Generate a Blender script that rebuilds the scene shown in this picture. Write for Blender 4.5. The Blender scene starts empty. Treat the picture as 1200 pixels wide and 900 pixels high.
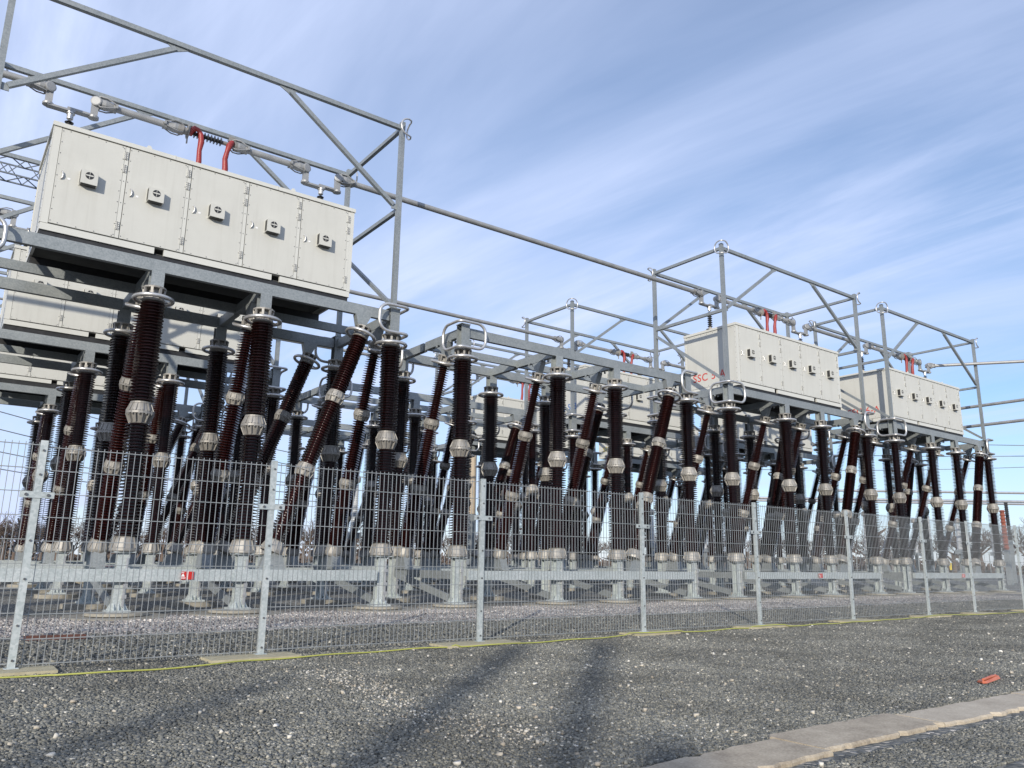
import bpy, bmesh, math, random
import numpy as np
from mathutils import Vector, Matrix
random.seed(7); rng=np.random.default_rng(11)
S=bpy.context.scene; COL=S.collection
PI=math.pi; R=math.radians
# ------------------------------------------------------------------ layout (metres)
Y0=16.63; DEP=3.245; ROWP=8.1; A_=3.20; B_=2.25; LEN=2*A_+B_
PX=[-0.06,10.66,21.47,32.29]; CO=[0,A_,A_+B_,LEN]
ZB=1.49; ZJ=3.89; ZR=6.30; ZP0=6.845; ZP1=7.10; ZT=12.30
CABX=[.99,None,22.52,33.05]; CABL=[6.55,None,6.55,6.55]
ORD=['first','second','third','fourth']
# ------------------------------------------------------------------ materials
def nmat(name):
    m=bpy.data.materials.new(name); m.use_nodes=True
    nt=m.node_tree; b=nt.nodes['Principled BSDF']; return m,nt,b
def N(nt,t,**k):
    n=nt.nodes.new(t)
    for a,v in k.items():
        if a in n.inputs: n.inputs[a].default_value=v
        else: setattr(n,a,v)
    return n
def ramp(nt,fac,stops):
    r=nt.nodes.new('ShaderNodeValToRGB'); e=r.color_ramp.elements
    while len(e)<len(stops): e.new(0.5)
    for i,(p,c) in enumerate(stops): e[i].position=p; e[i].color=(*c,1)
    nt.links.new(fac,r.inputs[0]); return r.outputs[0]
def bump(nt,h,b,strength,dist):
    n=nt.nodes.new('ShaderNodeBump'); n.inputs['Strength'].default_value=strength; n.inputs['Distance'].default_value=dist
    nt.links.new(h,n.inputs['Height']); nt.links.new(n.outputs[0],b.inputs['Normal']); return n
def noisy(name,c0,c1,scale,rough,metal=0.0,r2=None,bstr=0.0,bscale=None,stretch=None,spec=0.5):
    m,nt,b=nmat(name); L=nt.links
    tc=nt.nodes.new('ShaderNodeTexCoord'); src=tc.outputs['Object']
    if stretch:
        mp=nt.nodes.new('ShaderNodeMapping'); mp.inputs['Scale'].default_value=stretch; L.new(src,mp.inputs[0]); src=mp.outputs[0]
    n=N(nt,'ShaderNodeTexNoise',Scale=scale,Detail=5.0,Roughness=0.6); L.new(src,n.inputs['Vector'])
    L.new(ramp(nt,n.outputs[0],[(0.3,c0),(0.7,c1)]),b.inputs['Base Color'])
    b.inputs['Metallic'].default_value=metal; b.inputs['Specular IOR Level'].default_value=spec
    if r2 is not None:
        mr=N(nt,'ShaderNodeMapRange'); mr.inputs['To Min'].default_value=rough; mr.inputs['To Max'].default_value=r2
        L.new(n.outputs[0],mr.inputs[0]); L.new(mr.outputs[0],b.inputs['Roughness'])
    else: b.inputs['Roughness'].default_value=rough
    if bstr:
        n2=N(nt,'ShaderNodeTexNoise',Scale=bscale or scale*6,Detail=4.0); L.new(src,n2.inputs['Vector']); bump(nt,n2.outputs[0],b,bstr,0.01)
    return m
def galv(name,c0,c1,c2):
    m,nt,b=nmat(name); L=nt.links
    tc=nt.nodes.new('ShaderNodeTexCoord'); oi=nt.nodes.new('ShaderNodeObjectInfo')
    ad=N(nt,'ShaderNodeVectorMath',operation='ADD'); L.new(tc.outputs['Object'],ad.inputs[0]); L.new(oi.outputs['Location'],ad.inputs[1])
    v=N(nt,'ShaderNodeTexVoronoi',Scale=38.0); L.new(ad.outputs[0],v.inputs['Vector'])
    n=N(nt,'ShaderNodeTexNoise',Scale=2.2,Detail=6.0,Roughness=0.65); L.new(ad.outputs[0],n.inputs['Vector'])
    sp=nt.nodes.new('ShaderNodeSeparateColor'); L.new(v.outputs['Color'],sp.inputs[0])
    mx=N(nt,'ShaderNodeMix',data_type='FLOAT'); mx.inputs[0].default_value=0.32
    L.new(n.outputs[0],mx.inputs[2]); L.new(sp.outputs[0],mx.inputs[3])
    L.new(ramp(nt,mx.outputs[0],[(0.25,c0),(0.5,c1),(0.75,c2)]),b.inputs['Base Color'])
    b.inputs['Metallic'].default_value=0.35
    mr=N(nt,'ShaderNodeMapRange'); mr.inputs['To Min'].default_value=0.42; mr.inputs['To Max'].default_value=0.68
    L.new(mx.outputs[0],mr.inputs[0]); L.new(mr.outputs[0],b.inputs['Roughness'])
    return m
M={}
M['galv']=galv('galvanised_steel',(.215,.238,.243),(.275,.298,.30),(.335,.357,.355))
M['galv2']=galv('galvanised_tube',(.20,.222,.228),(.25,.272,.278),(.30,.322,.325))
M['alu']=noisy('cast_aluminium',(.25,.238,.215),(.37,.353,.32),7,.45,.35,.65,bstr=.15)
M['bright']=noisy('polished_tube',(.50,.49,.47),(.62,.61,.59),5,.28,.7,.45)
M['bus']=noisy('busbar_aluminium',(.27,.275,.275),(.37,.37,.36),3,.45,.4,.6)
M['wire']=noisy('fence_wire',(.27,.285,.28),(.37,.385,.38),4,.40,.45,.55)
M['fpost']=galv('fence_post_steel',(.36,.40,.39),(.45,.49,.48),(.55,.58,.57))
M['cab']=noisy('cabinet_paint',(.51,.505,.458),(.55,.545,.495),1.3,.42,.0,.55,spec=.4)
_nt=M['cab'].node_tree; _b=_nt.nodes['Principled BSDF']; _src=_b.inputs['Base Color'].links[0].from_socket
_tc=_nt.nodes.new('ShaderNodeTexCoord'); _oi=_nt.nodes.new('ShaderNodeObjectInfo'); _mp=_nt.nodes.new('ShaderNodeMapping'); _mp.inputs['Scale'].default_value=(9,9,.55)
_ad=_nt.nodes.new('ShaderNodeVectorMath'); _ad.operation='ADD'; _nt.links.new(_tc.outputs['Object'],_ad.inputs[0]); _nt.links.new(_oi.outputs['Location'],_ad.inputs[1]); _nt.links.new(_ad.outputs[0],_mp.inputs[0])
_n=N(_nt,'ShaderNodeTexNoise',Scale=1.0,Detail=6.0,Roughness=.65); _nt.links.new(_mp.outputs[0],_n.inputs['Vector'])
_mr=N(_nt,'ShaderNodeMapRange'); _mr.inputs['From Min'].default_value=.50; _mr.inputs['From Max'].default_value=.78; _mr.inputs['To Min'].default_value=0; _mr.inputs['To Max'].default_value=.22; _nt.links.new(_n.outputs[0],_mr.inputs[0])
_mx=N(_nt,'ShaderNodeMix',data_type='RGBA'); _nt.links.new(_mr.outputs[0],_mx.inputs[0]); _nt.links.new(_src,_mx.inputs[6]); _mx.inputs[7].default_value=(.34,.325,.28,1); _nt.links.new(_mx.outputs[2],_b.inputs['Base Color'])
M['cabtrim']=noisy('cabinet_trim_paint',(.545,.54,.49),(.585,.58,.525),1.3,.38)
M['seam']=noisy('rubber_seam',(.05,.05,.045),(.09,.09,.08),3,.7)
M['bolt']=noisy('bolt_steel',(.12,.12,.12),(.2,.2,.2),8,.4,.6)
M['dark']=noisy('dark_grille_gap_shade',(.012,.012,.013),(.03,.03,.03),8,.5)
M['black']=noisy('black_rubber_sheds',(.015,.016,.018),(.035,.036,.04),4,.4)
M['red']=noisy('red_sleeve',(.22,.022,.02),(.32,.033,.028),9,.45,bstr=.4,bscale=30)
M['sred']=noisy('sign_red',(.45,.018,.014),(.52,.025,.018),9,.4)
M['white']=noisy('sign_white',(.72,.72,.70),(.8,.8,.78),9,.5)
M['blue']=noisy('blue_lettering',(.03,.12,.36),(.05,.16,.42),9,.5)
M['rtext']=noisy('red_lettering',(.50,.05,.04),(.58,.08,.06),9,.5)
M['gtext']=noisy('yellow_lettering',(.55,.42,.04),(.62,.48,.06),9,.5)
M['yel']=noisy('yellow_green_cable',(.33,.35,.07),(.42,.42,.10),6,.45)
M['ysign']=noisy('yellow_sign',(.75,.55,.04),(.8,.6,.06),6,.5)
M['orange']=noisy('orange_plastic',(.46,.10,.04),(.58,.17,.08),12,.45,bstr=.3)
M['rust']=noisy('brown_channel',(.07,.03,.022),(.13,.05,.035),8,.7,bstr=.4)
M['board']=noisy('pale_board',(.34,.30,.19),(.48,.43,.29),3.5,.8,bstr=.5,stretch=(1,6,1))
M['bark']=noisy('bark',(.09,.065,.05),(.16,.12,.095),6,.9)
M['tan']=noisy('tan_porcelain',(.36,.29,.20),(.46,.38,.28),3,.4)
M['lat']=noisy('lattice_steel',(.13,.15,.16),(.2,.22,.23),3,.5,.4)
M['brown2']=noisy('red_brown_porcelain',(.20,.06,.035),(.28,.09,.05),4,.3)
M['ltgrey']=noisy('grey_porcelain',(.5,.52,.53),(.62,.63,.63),4,.35)
# brown glaze
def vary(m,lo=.75,hi=1.35):
    nt=m.node_tree; b=nt.nodes['Principled BSDF']; src=b.inputs['Base Color'].links[0].from_socket
    oi=nt.nodes.new('ShaderNodeObjectInfo'); mr=N(nt,'ShaderNodeMapRange'); mr.inputs['To Min'].default_value=lo; mr.inputs['To Max'].default_value=hi; nt.links.new(oi.outputs['Random'],mr.inputs[0])
    sc=N(nt,'ShaderNodeVectorMath',operation='SCALE'); nt.links.new(src,sc.inputs[0]); nt.links.new(mr.outputs[0],sc.inputs['Scale']); nt.links.new(sc.outputs[0],b.inputs['Base Color'])
    m2=N(nt,'ShaderNodeMapRange'); m2.inputs['To Min'].default_value=.11; m2.inputs['To Max'].default_value=.24; nt.links.new(oi.outputs['Random'],m2.inputs[0]); nt.links.new(m2.outputs[0],b.inputs['Roughness'])
m,nt,b=nmat('brown_glaze'); L=nt.links
tc=nt.nodes.new('ShaderNodeTexCoord'); n=N(nt,'ShaderNodeTexNoise',Scale=3.0,Detail=4.0); L.new(tc.outputs['Object'],n.inputs['Vector'])
L.new(ramp(nt,n.outputs[0],[(0.35,(.012,.0031,.0027)),(0.7,(.022,.0052,.0043))]),b.inputs['Base Color'])
b.inputs['Roughness'].default_value=.13; b.inputs['Specular IOR Level'].default_value=.5; vary(m); M['glaze']=m
m,nt,b=nmat('brown_glaze_redder'); L=nt.links
tc=nt.nodes.new('ShaderNodeTexCoord'); n=N(nt,'ShaderNodeTexNoise',Scale=3.0,Detail=4.0); L.new(tc.outputs['Object'],n.inputs['Vector'])
L.new(ramp(nt,n.outputs[0],[(0.35,(.018,.0043,.0036)),(0.7,(.032,.0072,.0057))]),b.inputs['Base Color'])
b.inputs['Roughness'].default_value=.22; vary(m); M['glaze2']=m
vary(M['alu'],.8,1.15); vary(M['galv'],.92,1.08)
for q in ('alu','galv'):
    l=M[q].node_tree.nodes['Principled BSDF'].inputs['Roughness'].links
    M[q].node_tree.links.remove(l[0]); M[q].node_tree.nodes['Principled BSDF'].inputs['Roughness'].default_value=.55
# concrete
def concrete(name,c0,c1,c2,stains=True):
    m,nt,b=nmat(name); L=nt.links
    tc=nt.nodes.new('ShaderNodeTexCoord'); oi=nt.nodes.new('ShaderNodeObjectInfo')
    ad=N(nt,'ShaderNodeVectorMath',operation='ADD'); L.new(tc.outputs['Object'],ad.inputs[0]); L.new(oi.outputs['Location'],ad.inputs[1])
    n=N(nt,'ShaderNodeTexNoise',Scale=3.0,Detail=9.0,Roughness=.72); L.new(ad.outputs[0],n.inputs['Vector'])
    n2=N(nt,'ShaderNodeTexNoise',Scale=60.0,Detail=3.0); L.new(ad.outputs[0],n2.inputs['Vector'])
    mx=N(nt,'ShaderNodeMix',data_type='FLOAT'); mx.inputs[0].default_value=.35; L.new(n.outputs[0],mx.inputs[2]); L.new(n2.outputs[0],mx.inputs[3])
    L.new(ramp(nt,mx.outputs[0],[(0.36,c0),(0.5,c1),(0.64,c2)]),b.inputs['Base Color'])
    b.inputs['Roughness'].default_value=.88; bump(nt,mx.outputs[0],b,.6,.012); return m
M['conc']=concrete('weathered_concrete',(.24,.195,.14),(.37,.31,.225),(.49,.42,.31))
M['conc2']=concrete('pale_concrete',(.34,.285,.21),(.44,.375,.28),(.54,.47,.36))
M['foot']=concrete('footing_concrete',(.19,.175,.14),(.27,.25,.205),(.36,.335,.275))
# gravel stones: colour varies per stone
def stone_mat(name,stops):
    m,nt,b=nmat(name); L=nt.links
    g=nt.nodes.new('ShaderNodeNewGeometry'); n=N(nt,'ShaderNodeTexNoise',Scale=55.0,Detail=3.0)
    L.new(g.outputs['Position'],n.inputs['Vector'])
    ma=N(nt,'ShaderNodeMath',operation='MULTIPLY_ADD'); L.new(n.outputs[0],ma.inputs[0]); ma.inputs[1].default_value=.12
    L.new(g.outputs['Random Per Island'],ma.inputs[2])
    su=N(nt,'ShaderNodeMath',operation='SUBTRACT'); L.new(ma.outputs[0],su.inputs[0]); su.inputs[1].default_value=.06
    pn=N(nt,'ShaderNodeTexNoise',Scale=.8,Detail=5.0,Roughness=.6); L.new(g.outputs['Position'],pn.inputs['Vector'])
    pm=N(nt,'ShaderNodeMapRange'); pm.inputs['From Min'].default_value=.35; pm.inputs['From Max'].default_value=.65; pm.inputs['To Min'].default_value=.74; pm.inputs['To Max'].default_value=1.28; L.new(pn.outputs[0],pm.inputs[0])
    sc_=N(nt,'ShaderNodeVectorMath',operation='SCALE'); L.new(ramp(nt,su.outputs[0],stops),sc_.inputs[0]); L.new(pm.outputs[0],sc_.inputs['Scale']); L.new(sc_.outputs[0],b.inputs['Base Color']); b.inputs['Roughness'].default_value=.85
    return m
M['stone']=stone_mat('crushed_stone',[(0,(.088,.090,.080)),(.35,(.134,.134,.117)),(.75,(.196,.191,.162)),(.955,(.255,.245,.204)),(.985,(.38,.355,.29)),(1,(.52,.49,.41))])
M['pinkstone']=stone_mat('pink_grey_stone',[(0,(.19,.175,.165)),(.4,(.29,.268,.25)),(.8,(.38,.355,.33)),(1,(.56,.53,.48))])
M['palestone']=stone_mat('pale_stone',[(0,(.34,.29,.22)),(.5,(.46,.42,.34)),(1,(.64,.61,.54))])
# ground sheet
m,nt,b=nmat('gravel_ground'); L=nt.links
g=nt.nodes.new('ShaderNodeNewGeometry'); pos=g.outputs['Position']
v=N(nt,'ShaderNodeTexVoronoi',Scale=24.0); L.new(pos,v.inputs['Vector'])
v.inputs['Randomness'].default_value=1.0
v2=N(nt,'ShaderNodeTexVoronoi',Scale=9.0); L.new(pos,v2.inputs['Vector'])
sp=nt.nodes.new('ShaderNodeSeparateColor'); L.new(v.outputs['Color'],sp.inputs[0])
dark=ramp(nt,sp.outputs[0],[(0,(.08,.082,.075)),(.5,(.16,.16,.145)),(.85,(.24,.23,.20)),(.95,(.36,.33,.28)),(1,(.55,.5,.43))])
lite=ramp(nt,sp.outputs[1],[(0,(.13,.115,.105)),(.5,(.24,.215,.20)),(.85,(.33,.30,.275)),(1,(.55,.51,.46))])
sx=nt.nodes.new('ShaderNodeSeparateXYZ'); L.new(pos,sx.inputs[0])
nn=N(nt,'ShaderNodeTexNoise',Scale=.55,Detail=4.0); L.new(pos,nn.inputs['Vector'])
yy=N(nt,'ShaderNodeMath',operation='MULTIPLY_ADD'); L.new(nn.outputs[0],yy.inputs[0]); yy.inputs[1].default_value=2.6; L.new(sx.outputs[1],yy.inputs[2])
# pale strip from about y=13 to y=17.2
u=N(nt,'ShaderNodeMapRange'); u.inputs['From Min'].default_value=13.7; u.inputs['From Max'].default_value=14.6; L.new(yy.outputs[0],u.inputs[0])
d=N(nt,'ShaderNodeMapRange'); d.inputs['From Min'].default_value=18.9; d.inputs['From Max'].default_value=18.1; L.new(yy.outputs[0],d.inputs[0])
mu=N(nt,'ShaderNodeMath',operation='MULTIPLY'); L.new(u.outputs[0],mu.inputs[0]); L.new(d.outputs[0],mu.inputs[1])
# mossy / soil patches further back
nn2=N(nt,'ShaderNodeTexNoise',Scale=.35,Detail=5.0); L.new(pos,nn2.inputs['Vector'])
mixc=N(nt,'ShaderNodeMix',data_type='RGBA'); L.new(mu.outputs[0],mixc.inputs[0]); L.new(dark,mixc.inputs[6]); L.new(lite,mixc.inputs[7])
big=N(nt,'ShaderNodeMapRange'); big.inputs['From Min'].default_value=.35; big.inputs['From Max'].default_value=.65; big.inputs['To Min'].default_value=.82; big.inputs['To Max'].default_value=1.2; L.new(nn2.outputs[0],big.inputs[0])
vm=N(nt,'ShaderNodeVectorMath',operation='SCALE'); L.new(mixc.outputs[2],vm.inputs[0]); L.new(big.outputs[0],vm.inputs['Scale'])
L.new(vm.outputs[0],b.inputs['Base Color']); b.inputs['Roughness'].default_value=.92
inv=N(nt,'ShaderNodeMath',operation='SUBTRACT'); inv.inputs[0].default_value=1.0; L.new(v.outputs['Distance'],inv.inputs[1])
ad=N(nt,'ShaderNodeMath',operation='ADD'); L.new(inv.outputs[0],ad.inputs[0]); L.new(sp.outputs[2],ad.inputs[1])
bump(nt,ad.outputs[0],b,1.0,.03); M['ground']=m
# ------------------------------------------------------------------ mesh builder
class MB:
    def __init__(s): s.v=[]; s.f=[]; s.mi=[]; s.sm=[]; s.cur=0; s.smooth=False
    def add(s,vs,fs,smooth=None):
        o=len(s.v); s.v+= [tuple(p) for p in vs]; s.f+=[tuple(i+o for i in f) for f in fs]
        s.mi+=[s.cur]*len(fs); s.sm+=[s.smooth if smooth is None else smooth]*len(fs)
    def box(s,x0,x1,y0,y1,z0,z1):
        s.add([(x0,y0,z0),(x1,y0,z0),(x1,y1,z0),(x0,y1,z0),(x0,y0,z1),(x1,y0,z1),(x1,y1,z1),(x0,y1,z1)],
              [(3,2,1,0),(4,5,6,7),(0,1,5,4),(1,2,6,5),(2,3,7,6),(3,0,4,7)],False)
    def bar(s,a,b,w,h,up=(0,0,1)):
        """rectangular bar from a to b; w across, h along 'up'"""
        a=Vector(a);b=Vector(b);d=(b-a).normalized();u=Vector(up)
        if abs(d.dot(u))>.98: u=Vector((0,1,0))
        sx=d.cross(u).normalized();u=sx.cross(d).normalized();sx*=w/2;u*=h/2
        P=[a-sx-u,a+sx-u,a+sx+u,a-sx+u,b-sx-u,b+sx-u,b+sx+u,b-sx+u]
        s.add(P,[(3,2,1,0),(4,5,6,7),(0,1,5,4),(1,2,6,5),(2,3,7,6),(3,0,4,7)],False)
    def tube(s,pts,r,n=8,closed=False,smooth=True):
        pts=[Vector(p) for p in pts]; K=len(pts); vs=[]; fs=[]
        prev=None
        for i,p in enumerate(pts):
            if closed: d=(pts[(i+1)%K]-pts[i-1]).normalized()
            else: d=(pts[min(i+1,K-1)]-pts[max(i-1,0)]).normalized()
            if prev is None:
                u=Vector((0,0,1)) if abs(d.z)<.9 else Vector((1,0,0))
                u=(u-d*u.dot(d)).normalized()
            else: u=(prev-d*prev.dot(d)).normalized()
            prev=u; w=d.cross(u); rr=r[i] if isinstance(r,(list,tuple)) else r
            for k in range(n):
                t=2*PI*k/n; vs.append(p+(u*math.cos(t)+w*math.sin(t))*rr)
        for i in range(K if closed else K-1):
            j=(i+1)%K
            for k in range(n):
                l=(k+1)%n; fs.append((i*n+k,i*n+l,j*n+l,j*n+k))
        s.add(vs,fs,smooth)
        if not closed: s.add(vs[:n],[tuple(range(n))[::-1]],False); s.add(vs[-n:],[tuple(range(n))],False)
    def lathe(s,prof,n=24,smooth=True,cap=True,axis=None,org=(0,0,0)):
        """prof (r,z) list; axis optional Vector direction"""
        o=Vector(org)
        if axis is None: ux,uy,uz=Vector((1,0,0)),Vector((0,1,0)),Vector((0,0,1))
        else:
            uz=Vector(axis).normalized(); t=Vector((0,0,1)) if abs(uz.z)<.9 else Vector((1,0,0)); ux=uz.cross(t).normalized(); uy=uz.cross(ux)
        cs=[(math.cos(2*PI*k/n),math.sin(2*PI*k/n)) for k in range(n)]
        vs=[o+ux*(r*c)+uy*(r*q)+uz*z for r,z in prof for c,q in cs]; fs=[]
        for i in range(len(prof)-1):
            for k in range(n):
                l=(k+1)%n; fs.append((i*n+k,i*n+l,(i+1)*n+l,(i+1)*n+k))
        s.add(vs,fs,smooth)
        if cap: s.add(vs[:n],[tuple(range(n))[::-1]],False); s.add(vs[-n:],[tuple(range(n))],False)
    def torus(s,R_,r,z,n=28,m=8,org=(0,0)):
        s.tube([(org[0]+R_*math.cos(2*PI*k/n),org[1]+R_*math.sin(2*PI*k/n),z) for k in range(n)],r,m,True)
    def mesh(s,name,mats):
        me=bpy.data.meshes.new(name); me.from_pydata(s.v,[],s.f)
        for mm in (mats if isinstance(mats,(list,tuple)) else [mats]): me.materials.append(mm)
        me.polygons.foreach_set('material_index',s.mi); me.polygons.foreach_set('use_smooth',s.sm); me.update(); return me
    def obj(s,name,mats,parent=None): return link(name,s.mesh(name,mats),parent)
def link(name,me,parent=None,loc=None,mat=None):
    o=bpy.data.objects.new(name,me); COL.objects.link(o)
    if parent is not None: o.parent=parent
    if mat is not None: o.matrix_local=mat
    elif loc is not None: o.location=loc
    return o
def tag(o,label=None,cat=None,group=None,kind=None):
    if label: o['label']=label
    if cat: o['category']=cat
    if group: o['group']=group
    if kind: o['kind']=kind
    return o
def empty(name,loc,label,cat,group=None,rot=None):
    o=bpy.data.objects.new(name,None); o.empty_display_size=.2; COL.objects.link(o); o.location=loc
    if rot is not None: o.rotation_mode='QUATERNION'; o.rotation_quaternion=rot
    return tag(o,label,cat,group)
def copy_tree(o,parent=None):
    c=o.copy(); COL.objects.link(c)
    if parent is not None: c.parent=parent
    for ch in o.children: copy_tree(ch,c)
    return c
# ------------------------------------------------------------------ insulator parts
def shed_mesh(name,z0,z1,rc,rs,pitch,mat,n=22):
    b=MB(); k=max(1,round((z1-z0)/pitch)); p=(z1-z0)/k; pr=[]
    for i in range(k):
        z=z0+i*p; ro=rs if i%2==0 else rs*.955
        pr+=[(rc,z+.04*p),(rc,z+.46*p),(ro*.97,z+.42*p),(ro,z+.47*p),(ro*.985,z+.56*p),(rc*1.1,z+.86*p)]
    pr=[(rc,z0)]+pr+[(rc,z1)]
    b.lathe(pr,n,smooth=False); me=b.mesh(name,mat)
    # smooth around, crisp between profile steps
    me.polygons.foreach_set('use_smooth',[True]*len(me.polygons)); me.set_sharp_from_angle(angle=R(35)); return me
def diamond(b,zc,h,r0,r1,n=12):
    b.lathe([(r0,zc-h),(r0*1.05,zc-h*.93),(r0*.88,zc-h*.86),(r1*.84,zc-h*.14),(r1*1.03,zc-h*.12),(r1*1.03,zc+h*.08),(r1*.95,zc+h*.12),(r0*1.12,zc+h*.82),(r0*1.16,zc+h*.86),(r0*1.16,zc+h),(r0,zc+h)],24,False)
    for k in range(n):
        t=2*PI*(k+.0)/n; c,q=math.cos(t),math.sin(t)
        for sg in (-1,1):
            b.bar((c*r0*1.02,q*r0*1.02,zc+sg*h*.9),(c*r1*.97,q*r1*.97,zc+sg*h*.12),.020,.045,(c,q,0))
        t=2*PI*(k+.5)/n; c,q=math.cos(t),math.sin(t)
        b.box(c*r1*.97-.014,c*r1*.97+.014,q*r1*.97-.014,q*r1*.97+.014,zc-h*.22,zc+h*.2)
def capm(b,z,rin,zt,R_,r):
    """crown fitting: lower flange, pillars, upper flange"""
    b.lathe([(rin,z-.12),(rin*1.25,z-.1),(rin*1.28,z-.06),(rin*1.05,z-.05),(rin*1.02,z+.02)],14,False)
    for k in range(8):
        t=2*PI*(k+.5)/8; c,q=math.cos(t),math.sin(t)
        b.bar((c*rin*1.1,q*rin*1.1,z-.06),(c*rin*1.2,q*rin*1.2,zt-.03),.05,.03,(c,q,0))
        if k%2==0: b.bar((c*rin*1.1,q*rin*1.1,z-.04),(c*R_,q*R_,z-.02),.04,.02,(0,0,1))
    b.lathe([(rin*.6,z),(rin*.6,zt-.04),(rin*1.32,zt-.04),(rin*1.35,zt-.015),(rin*1.25,zt)],14,False)
def hbeam(b,x,y,z0,z1,w,d,t=.03):
    b.box(x-w/2,x+w/2,y-d/2,y-d/2+t,z0,z1); b.box(x-w/2,x+w/2,y+d/2-t,y+d/2,z0,z1); b.box(x-.015,x+.015,y-d/2+t,y+d/2-t,z0,z1)
# upright column meshes (local origin at ground)
me_sh1=shed_mesh('shed_stack',ZB,ZJ-.22,.130,.248,.064,M['glaze'])
me_sh2=shed_mesh('shed_stack',ZJ+.22,ZR-.12,.124,.242,.064,M['glaze'])
b=MB(); diamond(b,ZJ,.215,.170,.252); me_joint=b.mesh('joint_fitting',M['alu'])
b=MB(); b.lathe([(.25,1.215),(.262,1.23),(.262,1.27),(.25,1.285),(.20,1.47),(.185,ZB),(.16,ZB+.02)],14,False)
for k in range(14):
    t=2*PI*k/14; c,q=math.cos(t),math.sin(t); b.bar((c*.26,q*.26,1.28),(c*.20,q*.20,1.48),.02,.03,(c,q,0))
me_hood=b.mesh('base_fitting',M['alu'])
b=MB(); capm(b,ZR,.175,6.50,.37,.045); me_cap=b.mesh('top_fitting',M['alu'])
b=MB(); b.torus(.365,.043,ZR-.05); me_ring=b.mesh('grading_ring',M['bright'])
b=MB(); hbeam(b,0,0,.14,1.19,.21,.21,.02); b.box(-.19,.19,-.19,.19,1.19,1.215); b.box(-.205,.205,-.205,.205,.10,.14)
for sx in (-1,1):
    for yy_ in (-.085,0,.085):
        b.add([(sx*.105,yy_-.01,.14),(sx*.175,yy_-.01,.14),(sx*.105,yy_-.01,.27),(sx*.105,yy_+.01,.14),(sx*.175,yy_+.01,.14),(sx*.105,yy_+.01,.27)],
              [(0,1,2),(3,5,4),(0,3,4,1),(1,4,5,2),(2,5,3,0)] if sx>0 else [(0,2,1),(3,4,5),(0,1,4,3),(1,2,5,4),(2,0,3,5)],False)
    for xx_ in (-.085,0,.085):
        b.add([(xx_-.01,sx*.105,.14),(xx_-.01,sx*.175,.14),(xx_-.01,sx*.105,.27),(xx_+.01,sx*.105,.14),(xx_+.01,sx*.175,.14),(xx_+.01,sx*.105,.27)],
              [(0,2,1),(3,4,5),(0,1,4,3),(1,2,5,4),(2,0,3,5)] if sx>0 else [(0,1,2),(3,5,4),(0,3,4,1),(1,4,5,2),(2,5,3,0)],False)
me_ped=b.mesh('pedestal',M['fpost'])
b=MB(); b.bar((.065,-.135,.2),(.065,-.135,1.1),.04,.012,(0,1,0))
for z in (.35,.55,.85): b.box(.03,.11,-.16,-.107,z,z+.07)
me_strap=b.mesh('earth_strap',M['bright'])
# strut (local z along axis), length 5.49
SL=5.49
me_s=[shed_mesh('shed_stack',a,c,.097,.192,.060,M['glaze2'],20) for a,c in ((.20,1.70),(1.94,3.52),(3.76,5.26))]
b=MB(); diamond(b,1.82,.14,.16,.20,10); me_sj1=b.mesh('joint_fitting',M['alu'])
b=MB(); diamond(b,3.64,.14,.16,.20,10); me_sj2=b.mesh('joint_fitting',M['alu'])
b=MB(); b.lathe([(.10,-.06),(.235,-.05),(.24,0),(.235,.03),(.17,.19),(.15,.21)],12,False)
for k in range(12):
    t=2*PI*k/12; c,q=math.cos(t),math.sin(t); b.bar((c*.235,q*.235,.03),(c*.175,q*.175,.19),.018,.024,(c,q,0))
me_shood=b.mesh('base_fitting',M['alu'])
b=MB(); capm(b,5.36,.15,5.54,.33,.04); me_scap=b.mesh('top_fitting',M['alu'])
b=MB(); b.torus(.345,.04,5.32); me_sring=b.mesh('grading_ring',M['bright'])
ROWN=['front row','middle row','back row']
PN=['near-left cabinet','cabinetless platform','middle-right cabinet','far-right cabinet']
col0=None; str0=None
def place_column(x,y,label,vis_strap):
    global col0
    if col0 is None:
        t=empty('post_insulator',(x,y,0),label,'insulator','upright insulator columns under the platforms')
        link('pedestal',me_ped,t); link('base_fitting',me_hood,t); link('shed_stack',me_sh1,t); link('joint_fitting',me_joint,t)
        link('shed_stack',me_sh2,t); link('top_fitting',me_cap,t); link('grading_ring',me_ring,t); link('earth_strap',me_strap,t)
        col0=t; return t
    c=copy_tree(col0); c.location=(x,y,0); c.rotation_euler=(R(random.gauss(0,.12)),R(random.gauss(0,.12)),R(random.choice((0,90,180,270)) if False else random.gauss(0,1.5))); c['label']=label; return c
def place_strut(p0,p1,label):
    global str0
    d=(Vector(p1)-Vector(p0)); q=Vector((0,0,1)).rotation_difference(d.normalized())
    if str0 is None:
        t=empty('brace_insulator',p0,label,'insulator','leaning brace insulators under the platforms',q)
        link('base_fitting',me_shood,t)
        for m_ in me_s: link('shed_stack',m_,t)
        link('joint_fitting',me_sj1,t); link('joint_fitting',me_sj2,t); link('top_fitting',me_scap,t); link('grading_ring',me_sring,t)
        str0=t; return t
    c=copy_tree(str0); c.location=p0; c.rotation_quaternion=q; c['label']=label; return c
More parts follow.
